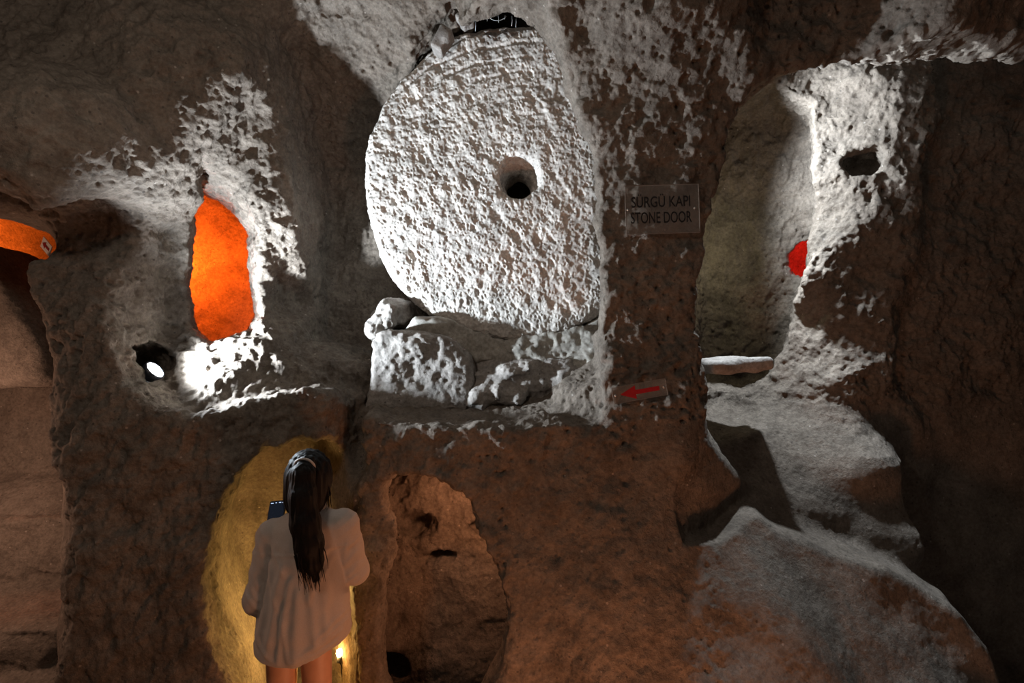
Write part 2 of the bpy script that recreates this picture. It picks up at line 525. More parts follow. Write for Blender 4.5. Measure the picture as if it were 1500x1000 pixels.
PG_TUNNEL = outline([(352, 690), (390, 662), (430, 648), (485, 652), (528, 690), (540, 760), (542, 850), (548, 1000), (548, 1215), (400, 1215), (352, 1000), (328, 955), (310, 900), (301, 850), (306, 800), (326, 740)], 2.12)
PG_SHAFT = outline([(556, 735), (562, 712), (585, 702), (612, 697), (652, 706), (690, 735), (716, 790), (735, 850), (743, 920), (736, 970), (716, 1010), (690, 1060), (640, 1080), (570, 1080), (552, 1000), (549, 930), (552, 880), (574, 810), (577, 780), (560, 765)], 2.15)
PG_RIGHT = outline([(1200, 104), (1160, 112), (1114, 126), (1086, 152), (1069, 185), (1061, 230), (1051, 260), (1040, 310), (1031, 360), (1025, 420), (1025, 480), (1031, 520), (1034, 580), (1037, 640), (1052, 668), (1078, 694), (1100, 722), (1104, 752), (1140, 782), (1210, 806), (1290, 830), (1330, 848), (1400, 888), (1436, 935), (1446, 1000), (1450, 1120), (2300, 1120), (2300, 84), (1500, 92), (1400, 86), (1350, 95), (1260, 98)], 2.2)
PG_ALCOVE = outline([(1000, 575), (1000, 110), (1130, 108), (1190, 140), (1197, 200), (1196, 320), (1182, 380), (1166, 430), (1152, 500), (1120, 560), (1080, 585)], 2.8)
PG_CUT = outline([(986, 520), (1040, 470), (1120, 640), (1140, 760), (1046, 793), (987, 783)], 2.18)


def chamber_floor(x, y):
    t = y - F32(0.10) * (x + F32(2.4))
    def st(a, w): return np.clip((t - F32(a)) / F32(w), 0, 1)
    return (F32(0.40) + F32(0.22) * st(2.50, 0.05) + F32(0.12) * st(2.56, 0.5) + F32(0.30) * st(2.92, 0.10)
            + F32(0.25) * st(3.05, 0.35) + F32(0.62) * st(3.32, 0.08))


def cave(x, y, z, detail=True):
    """distance field of the rock: negative inside the stone"""
    x0, y0, z0 = x, y, z
    if detail:
        wx = vnoise(x, y, z, 2.6, 3) * F32(0.022) + vnoise(x, y, z, 6.3, 4) * F32(0.010)
        wy = vnoise(x, y, z, 2.4, 5) * F32(0.030) + vnoise(x, y, z, 5.7, 6) * F32(0.016)
        wz = vnoise(x, y, z, 2.6, 7) * F32(0.022) + vnoise(x, y, z, 6.1, 8) * F32(0.010)
        x, y, z = x + wx, y + wy, z + wz
    yf = YF(x, z)
    air = (y - yf) * F32(0.85)
    zc = F32(3.88) - F32(0.03) * x
    air = smax(air, z - zc, 0.35)
    air = smax(air, F32(0.0) - z, 0.04)
    air = smax(air, np.abs(x) - F32(3.3), 0.4)
    air = smax(air, F32(-1.3) - y, 0.4)
    # hanging lobe above the passage
    c = P(95, 215, 1.98)
    air = smax(air, -ell(x, y, z, c, (0.27, 0.26, 0.31)), 0.08)
    # openings
    bay = prism(x, y, z, PG_BAY, 2.15, 1.3, YB_BAY(x, z), k=0.06)
    air = smin(air, bay, 0.035)
    pk = prism(x, y, z, PG_POCKET, 2.50, 2.2, F32(3.16) - np.clip((z - F32(3.22)) / F32(0.55), 0, 1) * F32(0.62), dx=0.0, k=0.05)
    air = smin(air, pk, 0.07)
    s = P(208, 532, 2.38)
    air = smin(air, ell(x, y, z, s, (0.15, 0.17, 0.105)), 0.03)
    air = smin(air, ell(x, y, z, P(150, 335, 2.12), (0.24, 0.20, 0.13)), 0.05)
    niche = prism(x, y, z, PG_NICHE, 2.48, 2.1, F32(2.95), dx=-0.66, dz=-0.02, k=0.05)
    air = smin(air, niche, 0.05)
    room = ell(x, y, z, (-1.86, 3.16, 2.50), (0.42, 0.46, 0.64))
    air = smin(air, room, 0.05)
    rec = prism(x, y, z, PG_RECESS, 2.25, 1.8, F32(3.04), k=0.04)
    rec = smax(rec, (F32(1.70) + F32(0.10) * np.maximum(x - F32(0.0), 0) + F32(0.22) * (y - F32(2.15)) + vnoise(x, y, z, 5.0, 12) * F32(0.025)) - z, 0.06)
    air = smin(air, rec, 0.03)
    sl = np.sqrt((x - F32(0.029)) ** 2 + (z - F32(2.953)) ** 2) - F32(0.895)
    sl = smax(smax(smax(sl, F32(2.34) + F32(0.16) * np.clip(-x, 0, 1) - y, 0.03), y - F32(3.08), 0.03), x - F32(0.90), 0.03)
    sl = smax(sl, F32(1.72) - z, 0.03)
    air = smin(air, sl, 0.02)
    # ramp of debris in the corner right of the stone block
    air = smax(air, -ell(x, y, z, (0.42, 2.55, 1.72), (0.24, 0.34, 0.26)), 0.06)
    air = smin(air, ell(x, y, z, P(515, 640, 2.3), (0.075, 0.22, 0.24)), 0.05)
    # soffit gap above the stone
    air = smin(air, ell(x, y, z, P(720, 32, 2.8), (0.22, 0.32, 0.10)), 0.04)
    # left passage and chamber behind
    lf = prism(x, y, z, PG_LEFT, 2.05, 1.0, F32(2.7), dx=-0.84, k=0.05)
    lf = smax(lf, chamber_floor(x, y) - z, 0.04)
    air = smin(air, lf, 0.04)
    ch = rbox(x, y, z, (-3.69, 2.9, 1.65), (1.25, 0.95, 1.42), 0.2)
    ch = smax(ch, chamber_floor(x, y) - z, 0.04)
    ch = smax(ch, -ell(x, y, z, (-1.62, 2.75, 1.2), (0.42, 0.62, 3.0)), 0.05)
    lump = rbox(x, y, z, (-3.55, 3.00, 2.25), (0.86, 0.20, 0.42), 0.08)
    lump = smax(lump, (z - F32(2.20)) * F32(0.5) + (x + F32(2.76)) * F32(0.86), 0.06)
    ch = smax(ch, -lump, 0.05)
    air = smin(air, ch, 0.05)
    # walk-in tunnel
    tn = prism(x, y, z, PG_TUNNEL, 2.12, 1.6, F32(2.95) - F32(0.25) * (z - F32(0.9)) + F32(0.25) * (x + F32(1.3)), dx=-0.40, k=0.12)
    tn = smax(tn, F32(0.0) + F32(0.75) * np.clip((y - F32(2.35)) * 3, 0, 1) * np.clip((F32(-1.22) - x) * 5, 0, 1) - z, 0.08)
    tn = smax(tn, F32(0.0) - z, 0.04)
    tn = smax(tn, (x + F32(0.60) + F32(0.80) * (y - F32(2.15))) * F32(0.78), 0.10)
    air = smin(air, tn, 0.035)
    # lower right opening with its sloping back wall and toe holds
    sh = prism(x, y, z, PG_SHAFT, 2.15, 1.7, F32(2.45), k=0.05)
    sh2 = rbox(x, y, z, (-0.32, 2.85, 0.85), (0.42, 0.50, 0.75), 0.2)
    sh2 = smax(sh2, y - YB_SHAFT(x, z), 0.05)
    sh = smin(sh, sh2, 0.04)
    for (a, b, Y, r) in ((604, 768, 2.74, (0.125, 0.20, 0.085)), (698, 777, 2.72, (0.075, 0.16, 0.038)), (640, 816, 2.74, (0.09, 0.13, 0.028)), (566, 975, 2.64, (0.12, 0.16, 0.075))):
        sh = smin(sh, ell(x, y, z, P(a, b, Y), r), 0.02)
    air = smin(air, sh, 0.03)
    # flat cut on the flank of the pillar
    ct = prism(x, y, z, PG_CUT, 2.18, 1.4, F32(2.13) + (x - F32(0.69)) * F32(0.62), k=0.015)
    air = smin(air, ct, 0.012)
    # room on the right with the alcove behind the arch
    rt = prism(x, y, z, PG_RIGHT, 2.2, 1.2, YB_R(x, z), dx=0.30, k=0.06)
    air = smin(air, rt, 0.03)
    al = prism(x, y, z, PG_ALCOVE, 2.8, 2.3, F32(3.45) - F32(0.30) * (x - F32(1.4)), dx=0.55, k=0.10)
    air = smin(air, al, 0.04)
    hi = smax(rbox(x, y, z, (2.25, 2.58, 3.40), (1.10, 0.36, 0.52), 0.12), y - YB_R(x, z), 0.06)
    air = smin(air, hi, 0.04)
    air = smin(air, ell(x, y, z, P(1085, 595, 2.75), (0.20, 0.34, 0.15)), 0.04)
    air = smin(air, ell(x, y, z, P(1192, 378, 3.22), (0.13, 0.2, 0.13)), 0.02)
    air = smin(air, ell(x, y, z, (2.2, 3.45, 2.66), (0.3, 0.3, 0.3)), 0.03)
    a = P(1278, 218, 2.6)
    air = smin(air, cap(x, y, z, a, a + Vector((0.11, 0.27, 0.0)), 0.088, 0.098), 0.012)
    air = smin(air, ell(x, y, z, P(1277, 285, 2.71), (0.022, 0.06, 0.034)), 0.01)
    air = smin(air, ell(x, y, z, P(1250, 310, 2.71), (0.020, 0.05, 0.03)), 0.01)
    air = smin(air, ell(x, y, z, P(1296, 272, 2.71), (0.018, 0.05, 0.02)), 0.01)
    air = smin(air, ell(x, y, z, P(1458, 540, 2.66), (0.07, 0.14, 0.075)), 0.02)
    air = smin(air, ell(x, y, z, P(1420, 530, 2.66), (0.14, 0.06, 0.03)), 0.03)
    air = smin(air, ell(x, y, z, P(1500, 915, 2.35), (0.22, 0.25, 0.05)), 0.03)
    # broken shelf line in the wall left of the stone door
    air = smin(air, ell(x, y, z, P(538, 188, 2.66), (0.10, 0.07, 0.022)), 0.02)
    return -air


LO, HI = (-5.1, -1.7, -0.25), (3.75, 4.2, 4.05)
CV, CQ = surf(cave, LO, HI, 0.030, 1)


def in_view(V, mx, my):
    y = np.maximum(V[:, 1], 1e-3)
    return (V[:, 1] > 0.9) & (np.abs(V[:, 0] / y) * FPX < mx) & (np.abs((V[:, 2] - ZC) / y) * FPX < my)


def exposed(V, mx, my, cell=16.0):
    """vertices not buried far behind nearer rock: they get the finest mesh"""
    ok = in_view(V, mx, my)
    y = np.maximum(V[:, 1], 0.5)
    gx = np.clip(((V[:, 0] / y) * FPX + 1000) / cell, 1, 2000 / cell - 2).astype(int)
    gz = np.clip((((V[:, 2] - ZC) / y) * FPX + 800) / cell, 1, 1600 / cell - 2).astype(int)
    D = np.full((int(2000 / cell) + 1, int(1600 / cell) + 1), 9.0)
    np.minimum.at(D, (gx[ok], gz[ok]), V[ok, 1])
    D = np.where(D > 8, 0, D)
    M = D.copy()
    for a in (-1, 0, 1):
        for b in (-1, 0, 1):
            M = np.maximum(M, np.roll(np.roll(D, a, 0), b, 1))
    return ok & (V[:, 1] < M[gx, gz] + 0.10)


def grow(mask, Q):
    f = mask[Q].any(1)
    m = mask.copy(); m[np.unique(Q[f])] = True
    return m


def push(V, N, m):
    """settle the split vertices on the true surface along their normals"""
    d = cave(V[m, 0].astype(F32), V[m, 1].astype(F32), V[m, 2].astype(F32))
    V[m] -= N[m] * np.clip(d, -0.02, 0.02)[:, None]
    return V


base = exposed(CV, 880, 610)
iv = in_view(CV, 900, 640) & (CV[:, 1] < 3.5)
near = grow(grow(base, CQ), CQ)
CV, CQ, nf = subdiv(CV, CQ, (iv & near)[CQ].all(1))
lv1 = np.zeros(len(CV), bool); lv1[np.unique(CQ[:nf])] = True
edge = np.zeros(len(CV), bool); edge[np.unique(CQ[nf:])] = True
lv1 &= ~edge
CV = push(CV, vnormals(CV, CQ), lv1)
N1 = vnormals(CV, CQ)
cam_v = CV - np.array([0, 0, ZC]); cam_v /= np.linalg.norm(cam_v, axis=1, keepdims=True)
ex = exposed(CV, 790, 530) & ((N1 * cam_v).sum(1) < 0.30)
sub = ex[CQ].all(1) & lv1[CQ].all(1)
CV, CQ, nf2 = subdiv(CV, CQ, sub)
fine = np.zeros(len(CV), bool); fine[np.unique(CQ[:nf2])] = True
edge2 = np.zeros(len(CV), bool); edge2[np.unique(CQ[nf2:])] = True
lv1 = np.concatenate([lv1, np.ones(len(CV) - len(lv1), bool)])
sm = relax(CV, CQ, 1, 0.6)
CV = np.where((fine & ~edge2)[:, None], sm, CV)
CN = vnormals(CV, CQ)


def relief(V, N):
    """fine relief of the hewn tuff in metres, along the normal"""
    x, y, z = (V[:, i].astype(F32) for i in range(3))
    rough = np.ones_like(x)
    xr = x * F32(0.93) - z * F32(0.28) + y * F32(0.24)
    yr = y * F32(0.95) - x * F32(0.22) + z * F32(0.21)
    zr = z * F32(0.94) + x * F32(0.30) - y * F32(0.15)
    # trodden and hand-worn surfaces are smoother
    low = np.clip((F32(1.75) - z + (x < 0) * F32(-0.6)) / F32(0.4), 0, 1)
    rough = (rough - F32(0.35) * low) * F32(1.3)
    rough = np.where((x > 0.55) & (z < 1.75), np.minimum(rough, 0.55), rough)
    rough = np.where((x > 0.9) & (z < 1.55), 0.28, rough)
    rough = np.where((x < -2.0) & (y > 2.2), 0.4, rough)
    inside = (x > -1.9) & (x < -0.7) & (y > 2.3) & (z < 1.6)
    rough = np.where(inside, 0.3, rough)
    d = fbm(xr, yr, zr, 9.0, 3, 21, 0.55) * F32(0.010)
    d += -np.abs(vnoise(xr, yr, zr, (16, 16, 11), 51)) * F32(0.010) + F32(0.004)
    d += fbm(xr, yr, zr, (34, 34, 26), 3, 61, 0.6) * F32(0.0050)
    patch = np.clip(vnoise(xr, yr, zr, 2.2, 77) * F32(1.6) + F32(0.45), 0, 1)
    d -= pits(xr, yr, zr, (17, 17, 12), 81, 0.62) * F32(0.020) * patch
    d -= pits(xr, yr, zr, 38, 91, 0.45) * F32(0.011) * (F32(0.35) + patch)
    return d * rough, rough


sel = fine | lv1
d, rg = relief(CV[sel], CN[sel])
CV[sel] += CN[sel] * d[:, None]
FC = CV[CQ].mean(1)
FN = np.cross(CV[CQ[:, 2]] - CV[CQ[:, 0]], CV[CQ[:, 3]] - CV[CQ[:, 1]])
FN /= np.linalg.norm(FN, axis=1, keepdims=True) + 1e-12
fx, fy, fz = FC.T
reg = np.full(len(FC), 0)                                    # wall_back
reg[(fx < -1.36) & (fz < 2.42)] = 1                          # wall_left: pillar and chamber
reg[(fx < -1.95) & (fy > 2.05)] = 1
reg[(fx > 0.98) & (fy > 2.0)] = 2                            # wall_right
reg[(fx > 1.6)] = 2
reg[(fx < -2.3) & (fy <= 2.05)] = 1
reg[(fy > 2.62) & (fx < 0.5) & (fx > -2.9) & (fz > 1.9) & (np.hypot(fx + 2.1, fy - 3.4) < 0.85)] = 5
reg[fy < -0.9] = 4
reg[(fz > 3.12) & (fy < 2.1) | (fz > 3.3) & (fy < 2.3)] = 3  # ceiling
reg[(fz < 0.12)] = 6
NAMES = {0: ('wall_back', 'hewn brown tuff wall pierced by the stone door recess, niche and lower openings', M_ROCK),
         1: ('wall_left', 'dark tuff pillar and passage wall beside the lower tunnel, leading to the stepped chamber', M_ROCK),
         2: ('wall_right', 'dark tuff wall right of the signed pillar, with white-lit pitted corner and round hole', M_ROCK),
         3: ('ceiling', 'rough tuff cave ceiling sloping down over the openings', M_ROCK),
         4: ('wall_front', 'plain tuff wall on the near end of the cave hall', M_ROCK),
         5: ('wall_niche', 'orange-lit tuff walls inside the window-like niche', M_ROCK),
         6: ('floor', 'trodden tuff floor of the cave hall and tunnel', M_SMOOTH)}
for k, (nm, lab, mt) in NAMES.items():
    s_ = reg == k
    if not s_.any(): continue
    u, F = part_mesh(CV, CQ, s_)
    me = to_mesh(nm, CV[u], F)
    o = link(nm, me, mt)
    tag(o, lab, 'wall' if nm.startswith('wall') else nm, kind='structure')
def hit(px, py, y0=1.3, y1=4.0):
    """first rock surface along a sight line, from the cave field"""
    Y = np.arange(y0, y1, 0.004).astype(F32)
    d = cave((px - 750) / FPX * Y, Y, ZC + (500 - py) / FPX * Y)
    i = int(np.argmax(d < 0))
    return float(Y[i])


def sdf_object(name, f, lo, hi, h, mat, parent=None, sub=0, disp=None, smooth=0, levels=0):
    V, Q = surf(f, lo, hi, h, levels)
    for _ in range(sub):
        V, Q, _n = subdiv(V, Q)
        V = relax(V, Q, 1, 0.5)
    if smooth: V = relax(V, Q, smooth, 0.5)
    if disp is not None:
        N = vnormals(V, Q)
        V = V + N * disp(V[:, 0].astype(F32), V[:, 1].astype(F32), V[:, 2].astype(F32), N)[:, None]
    return link(name, to_mesh(name, V, Q), mat, parent)


# ------------------------------------------------------------------ the stone door
SX, SY, SZ, SR = X(758, 2.6), 2.60, Z(264, 2.6), 0.845


def millstone(x, y, z):
    a = np.arctan2(z - F32(SZ), x - F32(SX))
    r = np.sqrt((x - F32(SX)) ** 2 + (z - F32(SZ)) ** 2)
    rr = F32(SR) + F32(0.010) * np.sin(a * 3 + 1) + F32(0.006) * np.sin(a * 7) + vnoise(x, y, z, 5, 300) * F32(0.008)
    face = F32(SY) - F32(0.07) * (x - F32(SX)) + vnoise(x, y * 0, z, 3.0, 301) * F32(0.010)
    d = smax(smax(r - rr, face - y, 0.06), y - F32(SY + 0.34), 0.04)
    hx, hz = F32(SX + 0.005), F32(SZ + 0.022)
    t = np.clip((y - F32(SY)) / F32(0.34), 0, 1)
    q = np.sqrt(((x - hx) * F32(1.0)) ** 2 + ((z - hz + t * F32(0.015)) * F32(0.95)) ** 2)
    hole = q - (F32(0.118) - F32(0.040) * np.clip(t * 2.2, 0, 1)) - vnoise(x, y, z, 14, 302) * F32(0.012)
    return smax(d, -hole, 0.012)


def stone_relief(x, y, z, N):
    # slanted pick marks all over, curved grooves near the top
    u = x * F32(0.88) + z * F32(0.47)
    v = -x * F32(0.47) + z * F32(0.88)
    d = fbm(u, y, v, (22, 22, 15), 4, 310, 0.6) * F32(0.0060)
    d -= pits(u, y, v, (62, 50, 36), 320, 0.15) * F32(0.0085)
    d -= pits(u, y, v, (95, 70, 66), 330, 0.2) * F32(0.0055)
    d -= pits(u, y, v, (26, 24, 13), 340, 0.80) * F32(0.018)
    rr = np.sqrt((x - F32(SX + 0.25)) ** 2 + (z - F32(SZ - 0.9)) ** 2)
    g = np.clip((z - F32(SZ + 0.22)) / F32(0.3), 0, 1)
    d -= g * np.clip(np.sin(rr * F32(85) + vnoise(x, y, z, 5, 350) * F32(5)) - F32(0.5), 0, 1) * F32(0.016) * np.clip(vnoise(x, y, z, 4, 351) + 0.5, 0, 1)
    return d * np.where(N[:, 1] < 0.3, 1.0, 0.3)


sd = empty('stone_door', (SX, SY + 0.17, SZ - SR))
tag(sd, 'huge pale round millstone door with pitted face and central hole, standing in the recess', 'stone door')
V, Q = surf(millstone, (SX - 0.92, SY - 0.12, SZ - 0.92), (SX + 0.92, SY + 0.42, SZ + 0.92), 0.0158, 0)
V, Q, _n = subdiv(V, Q); V = relax(V, Q, 1, 0.5)
front = (vnormals(V, Q)[:, 1] < 0.25) & (V[:, 0] < SX + 0.72)
V, Q, _n = subdiv(V, Q, front[Q].all(1))
N = vnormals(V, Q)
V = V + N * stone_relief(V[:, 0].astype(F32), V[:, 1].astype(F32), V[:, 2].astype(F32), N)[:, None]
o = link('disc', to_mesh('disc', V, Q), M_PALE)
o.parent = sd; o.matrix_parent_inverse = Matrix.Translation(-sd.location)

# ------------------------------------------------------------------ stones under the door
BY = 2.50
def block(x, y, z):
    pg = outline([(534, 606), (538, 560), (541, 500), (552, 486), (600, 482), (660, 492), (690, 520), (694, 560), (684, 604)], BY)
    d = smax(smax(poly2(x, z, pg), F32(BY) + F32(0.03) * (z - F32(1.8)) - y, 0.04), y - F32(BY + 0.42), 0.03)
    return d + vnoise(x, y, z, 7, 401) * F32(0.012)
def knob(x, y, z):
    c = P(577, 464, BY + 0.26)
    d = ell(x, y, z, c, (0.125, 0.16, 0.090))
    d = smin(d, ell(x, y, z, P(560, 480, BY + 0.22), (0.075, 0.12, 0.06)), 0.05)
    return smax(d + vnoise(x, y, z, 8, 402) * F32(0.030) + vnoise(x, y, z, 17, 407) * F32(0.012), -(millstone(x, y, z) - F32(0.004)), 0.005)
def bed(x, y, z):
    pg = outline([(560, 510), (585, 490), (606, 462), (640, 462), (690, 470), (740, 476), (800, 465), (890, 430), (892, 550), (800, 545), (700, 535), (640, 525)], BY + 0.1)
    fr = F32(BY + 0.11) - F32(0.10) * np.clip(x + F32(0.25), 0, 1) - F32(0.35) * (z - F32(2.10)) * np.clip((F32(-0.15) - x) * 4, -1, 1)
    rough = vnoise(x, y, z, (6, 8, 10), 403) * F32(0.012) + np.abs(vnoise(x, y, z, (9, 9, 16), 406)) * F32(0.040) * np.clip((x + F32(0.30)) * 5, 0, 1)
    d = smax(smax(poly2(x, z, pg), fr - y, 0.05), y - F32(BY + 0.45), 0.03)
    return smax(d + rough, -(millstone(x, y, z) - F32(0.004)), 0.005)
def rubble(x, y, z):
    d = ell(x, y, z, P(750, 550, BY + 0.20), (0.34, 0.19, 0.15))
    d = smin(d, ell(x, y, z, P(705, 578, BY + 0.10), (0.13, 0.13, 0.095)), 0.03)
    d = smin(d, ell(x, y, z, P(830, 555, BY + 0.18), (0.24, 0.17, 0.13)), 0.03)
    d = smin(d, ell(x, y, z, P(745, 575, BY + 0.07), (0.12, 0.12, 0.07)), 0.02)
    d = smax(d, -ell(x, y, z, P(678, 552, BY + 0.0), (0.045, 0.12, 0.09)), 0.02)
    q = z * F32(0.9) - x * F32(0.25)
    d = d + vnoise(x, y, q, (4, 7, 15), 404) * F32(0.040) + np.abs(vnoise(x, y, z, 13, 405)) * F32(0.030)
    return smax(d, -(millstone(x, y, z) - F32(0.004)), 0.005)
def rough_relief(x, y, z, N):
    return fbm(x, y, z, 18, 4, 420, 0.6) * F32(0.008) - pits(x, y, z, 48, 430, 0.45) * F32(0.008) - pits(x, y, z, 24, 431, 0.8) * F32(0.012)
def mortar_relief(x, y, z, N):
    m = np.clip((x + F32(0.38)) * 5, 0, 1)
    return fbm(x, y, z, 12, 4, 440, 0.5) * F32(0.003) + m * rough_relief(x, y, z, N)

plo, phi = (-0.95, 2.25, 1.5), (0.6, 3.08, 2.4)
pl = empty('support_stones', (-0.2, 2.5, 1.72), 'grey stone blocks and mortar bed wedged under the round stone door', 'stone block')
for nm, f, mt, rel, lab in (('block', block, M_GREY, rough_relief, None), ('boulder', knob, M_GREY, rough_relief, 'rounded boulder on the block corner'),
                            ('mortar', bed, M_MORTAR, mortar_relief, 'smooth grey mortar fill'), ('broken_stone', rubble, M_GREY, rough_relief, 'fractured stone')):
    o = sdf_object(nm, f, plo, phi, 0.017, mt, None, 1, rel)
    o.parent = pl; o.matrix_parent_inverse = Matrix.Translation(-pl.location)
    if lab: o['label'] = lab


def small_stone(name, c, r, mat, label, cat, seed, flat=None, rot=0.0):
    def f(x, y, z):
        x, y, z = x - F32(c[0]), y - F32(c[1]), z - F32(c[2])
        cx, sx_ = math.cos(rot), math.sin(rot)
        x, z = x * cx + z * sx_, -x * sx_ + z * cx
        d = ell(x, y, z, (0, 0, 0), r) if flat is None else rbox(x, y, z, (0, 0, 0), r, flat)
        return d + vnoise(x, y, z, 0.55 / min(r), seed) * F32(min(r) * 0.28)
    m = max(r) * 1.35
    h = max(0.004, min(r) / 5)
    V, Q = surf(f, [q - m for q in c], [q + m for q in c], h, 0)
    base = Vector((c[0], c[1], V[:, 2].min()))
    o = link(name, to_mesh(name, V - np.array(base), Q), mat)
    o.location = base
    return tag(o, label, cat)


small_stone('wedge_stone', P(648, 62, 2.55), (0.034, 0.05, 0.062), M_GREY, 'small pale wedge stone jammed beside the top of the round door', 'stone', 501, 0.012, -0.5)
small_stone('wedge_stone', P(680, 30, 2.5), (0.034, 0.05, 0.034), M_GREY, 'tiny triangular stone hanging under the recess roof above the round door', 'stone', 502, 0.01, 0.75)
small_stone('stone_slab', P(1070, 534, 2.66), (0.165, 0.17, 0.036), M_GREY, 'flat stone slab lying on the ledge inside the right arch', 'slab', 503, 0.03, 0.06)


# ------------------------------------------------------------------ mesh helpers for made things
def bm_obj(name, bm, mat, parent=None, smooth=False):
    me = bpy.data.meshes.new(name)
    bm.normal_update()
    bm.to_mesh(me); bm.free()
    if smooth:
        for p in me.polygons: p.use_smooth = True
    return link(name, me, mat, parent)


def box_bm(sx, sy, sz, bev=0.0, off=(0, 0, 0)):
    bm = bmesh.new()
    bmesh.ops.create_cube(bm, size=1.0)
    for v in bm.verts: v.co = Vector((v.co.x * sx + off[0], v.co.y * sy + off[1], v.co.z * sz + off[2]))
    if bev: bmesh.ops.bevel(bm, geom=list(bm.edges), offset=bev, segments=2, affect='EDGES')
    return bm


def lathe_bm(prof, n=24):
    """profile of (radius, height) turned about z"""
    bm = bmesh.new()
    rings = []
    for r, h in prof:
        rings.append([bm.verts.new((r * math.cos(2 * math.pi * i / n), r * math.sin(2 * math.pi * i / n), h)) for i in range(n)])
    for a, b in zip(rings, rings[1:]):
        for i in range(n):
            bm.faces.new((a[i], a[(i + 1) % n], b[(i + 1) % n], b[i]))
    bm.faces.new(rings[0][::-1]); bm.faces.new(rings[-1])
    return bm


def tube_bm(pts, r, n=6, bm=None, r1=None):
    bm = bm or bmesh.new()
    pts = [Vector(p) for p in pts]
    prev = None
    for i, p in enumerate(pts):
        t = (pts[min(i + 1, len(pts) - 1)] - pts[max(i - 1, 0)]).normalized()
        a = t.orthogonal().normalized(); b = t.cross(a)
        if prev is not None:
            a = (prev - t * prev.dot(t)).normalized(); b = t.cross(a)
        prev = a
        rr = r if r1 is None else r + (r1 - r) * i / (len(pts) - 1)
        ring = [bm.verts.new(p + (a * math.cos(2 * math.pi * k / n) + b * math.sin(2 * math.pi * k / n)) * rr) for k in range(n)]
        if i:
            for k in range(n):
                bm.faces.new((last[k], last[(k + 1) % n], ring[(k + 1) % n], ring[k]))
        else:
            bm.faces.new(ring[::-1])
        last = ring
    bm.faces.new(last)
    return bm


def clear_plate(name, tint, gloss=0.22, rough=0.18):
    m = bpy.data.materials.new(name)
    nt, N, L, B = nodes(m)
    tr = N.new('ShaderNodeBsdfTransparent'); tr.inputs[0].default_value = (*tint, 1)
    gl = N.new('ShaderNodeBsdfGlossy'); gl.inputs['Roughness'].default_value = rough
    df = N.new('ShaderNodeBsdfDiffuse'); df.inputs[0].default_value = (0.5, 0.46, 0.42, 1)
    tc = N.new('ShaderNodeTexCoord'); ns = N.new('ShaderNodeTexNoise'); ns.inputs['Scale'].default_value = 14
    L.new(tc.outputs['Object'], ns.inputs['Vector'])
    mr = N.new('ShaderNodeMapRange'); mr.inputs[3].default_value = 0.0; mr.inputs[4].default_value = 0.14
    L.new(ns.outputs['Fac'], mr.inputs[0])
    m1 = N.new('ShaderNodeMixShader'); m2 = N.new('ShaderNodeMixShader')
    m1.inputs[0].default_value = gloss
    L.new(tr.outputs[0], m1.inputs[1]); L.new(gl.outputs[0], m1.inputs[2])
    L.new(mr.outputs[0], m2.inputs[0]); L.new(m1.outputs[0], m2.inputs[1]); L.new(df.outputs[0], m2.inputs[2])
    L.new(m2.outputs[0], N['Material Output'].inputs['Surface'])
    return m


M_CLEAR = clear_plate('clear_acrylic', (0.93, 0.92, 0.90))
M_EDGE = plain('acrylic_edge', (0.16, 0.125, 0.10), 0.3)
M_BLACK = plain('black_print', (0.008, 0.007, 0.007), 0.5)
M_RED = plain('red_print', (0.32, 0.006, 0.012), 0.45)
M_STEEL = plain('screw_steel', (0.6, 0.58, 0.55), 0.3, 1.0)
M_WHITE = plain('white_print', (0.8, 0.78, 0.74), 0.5)
M_DARK = plain('lamp_housing', (0.02, 0.024, 0.034), 0.35)
M_CABLE = plain('cable', (0.015, 0.015, 0.016), 0.5)


def text_mesh(s, height, width, mat, parent, loc):
    cu = bpy.data.curves.new('lettering', 'FONT')
    cu.body = s; cu.align_x = 'CENTER'; cu.align_y = 'CENTER'; cu.extrude = 0.0006; cu.offset = 0.004
    t = bpy.data.objects.new('tmp', cu); COL.objects.link(t)
    bpy.context.view_layer.update()
    me = bpy.data.meshes.new_from_object(t.evaluated_get(bpy.context.evaluated_depsgraph_get()))
    bpy.data.objects.remove(t)
    co = np.array([v.co for v in me.vertices])
    mn, mx_ = co.min(0), co.max(0)
    for v in me.vertices:
        q = v.co
        v.co = Vector(((q.x - (mn[0] + mx_[0]) / 2) * width / (mx_[0] - mn[0]), -q.z, (q.y - (mn[1] + mx_[1]) / 2) * height / (mx_[1] - mn[1])))
    o = link('lettering', me, mat, parent)
    o.location = loc
    return o


def screw(parent, loc):
    o = bm_obj('screw', lathe_bm([(0.0055, -0.002), (0.0055, 0.001), (0.003, 0.003), (0.0012, 0.0034)], 12), M_STEEL, parent, True)
    o.location = loc; o.rotation_euler = (R(90), 0, 0)
    return o


# ------------------------------------------------------------------ sign plates
def plate_frame(parent, w, h, t=0.0012):
    bm = bmesh.new()
    for (cx, cz, sx, sz) in ((0, h / 2, w, t * 2), (0, -h / 2, w, t * 2), (-w / 2, 0, t * 2, h), (w / 2, 0, t * 2, h)):
        b = box_bm(sx, 0.0042, sz, 0, (cx, 0, cz))
        me = bpy.data.meshes.new('t'); b.to_mesh(me); b.free(); bm.from_mesh(me); bpy.data.meshes.remove(me)
    return bm_obj('plate_edge', bm, M_EDGE, parent)


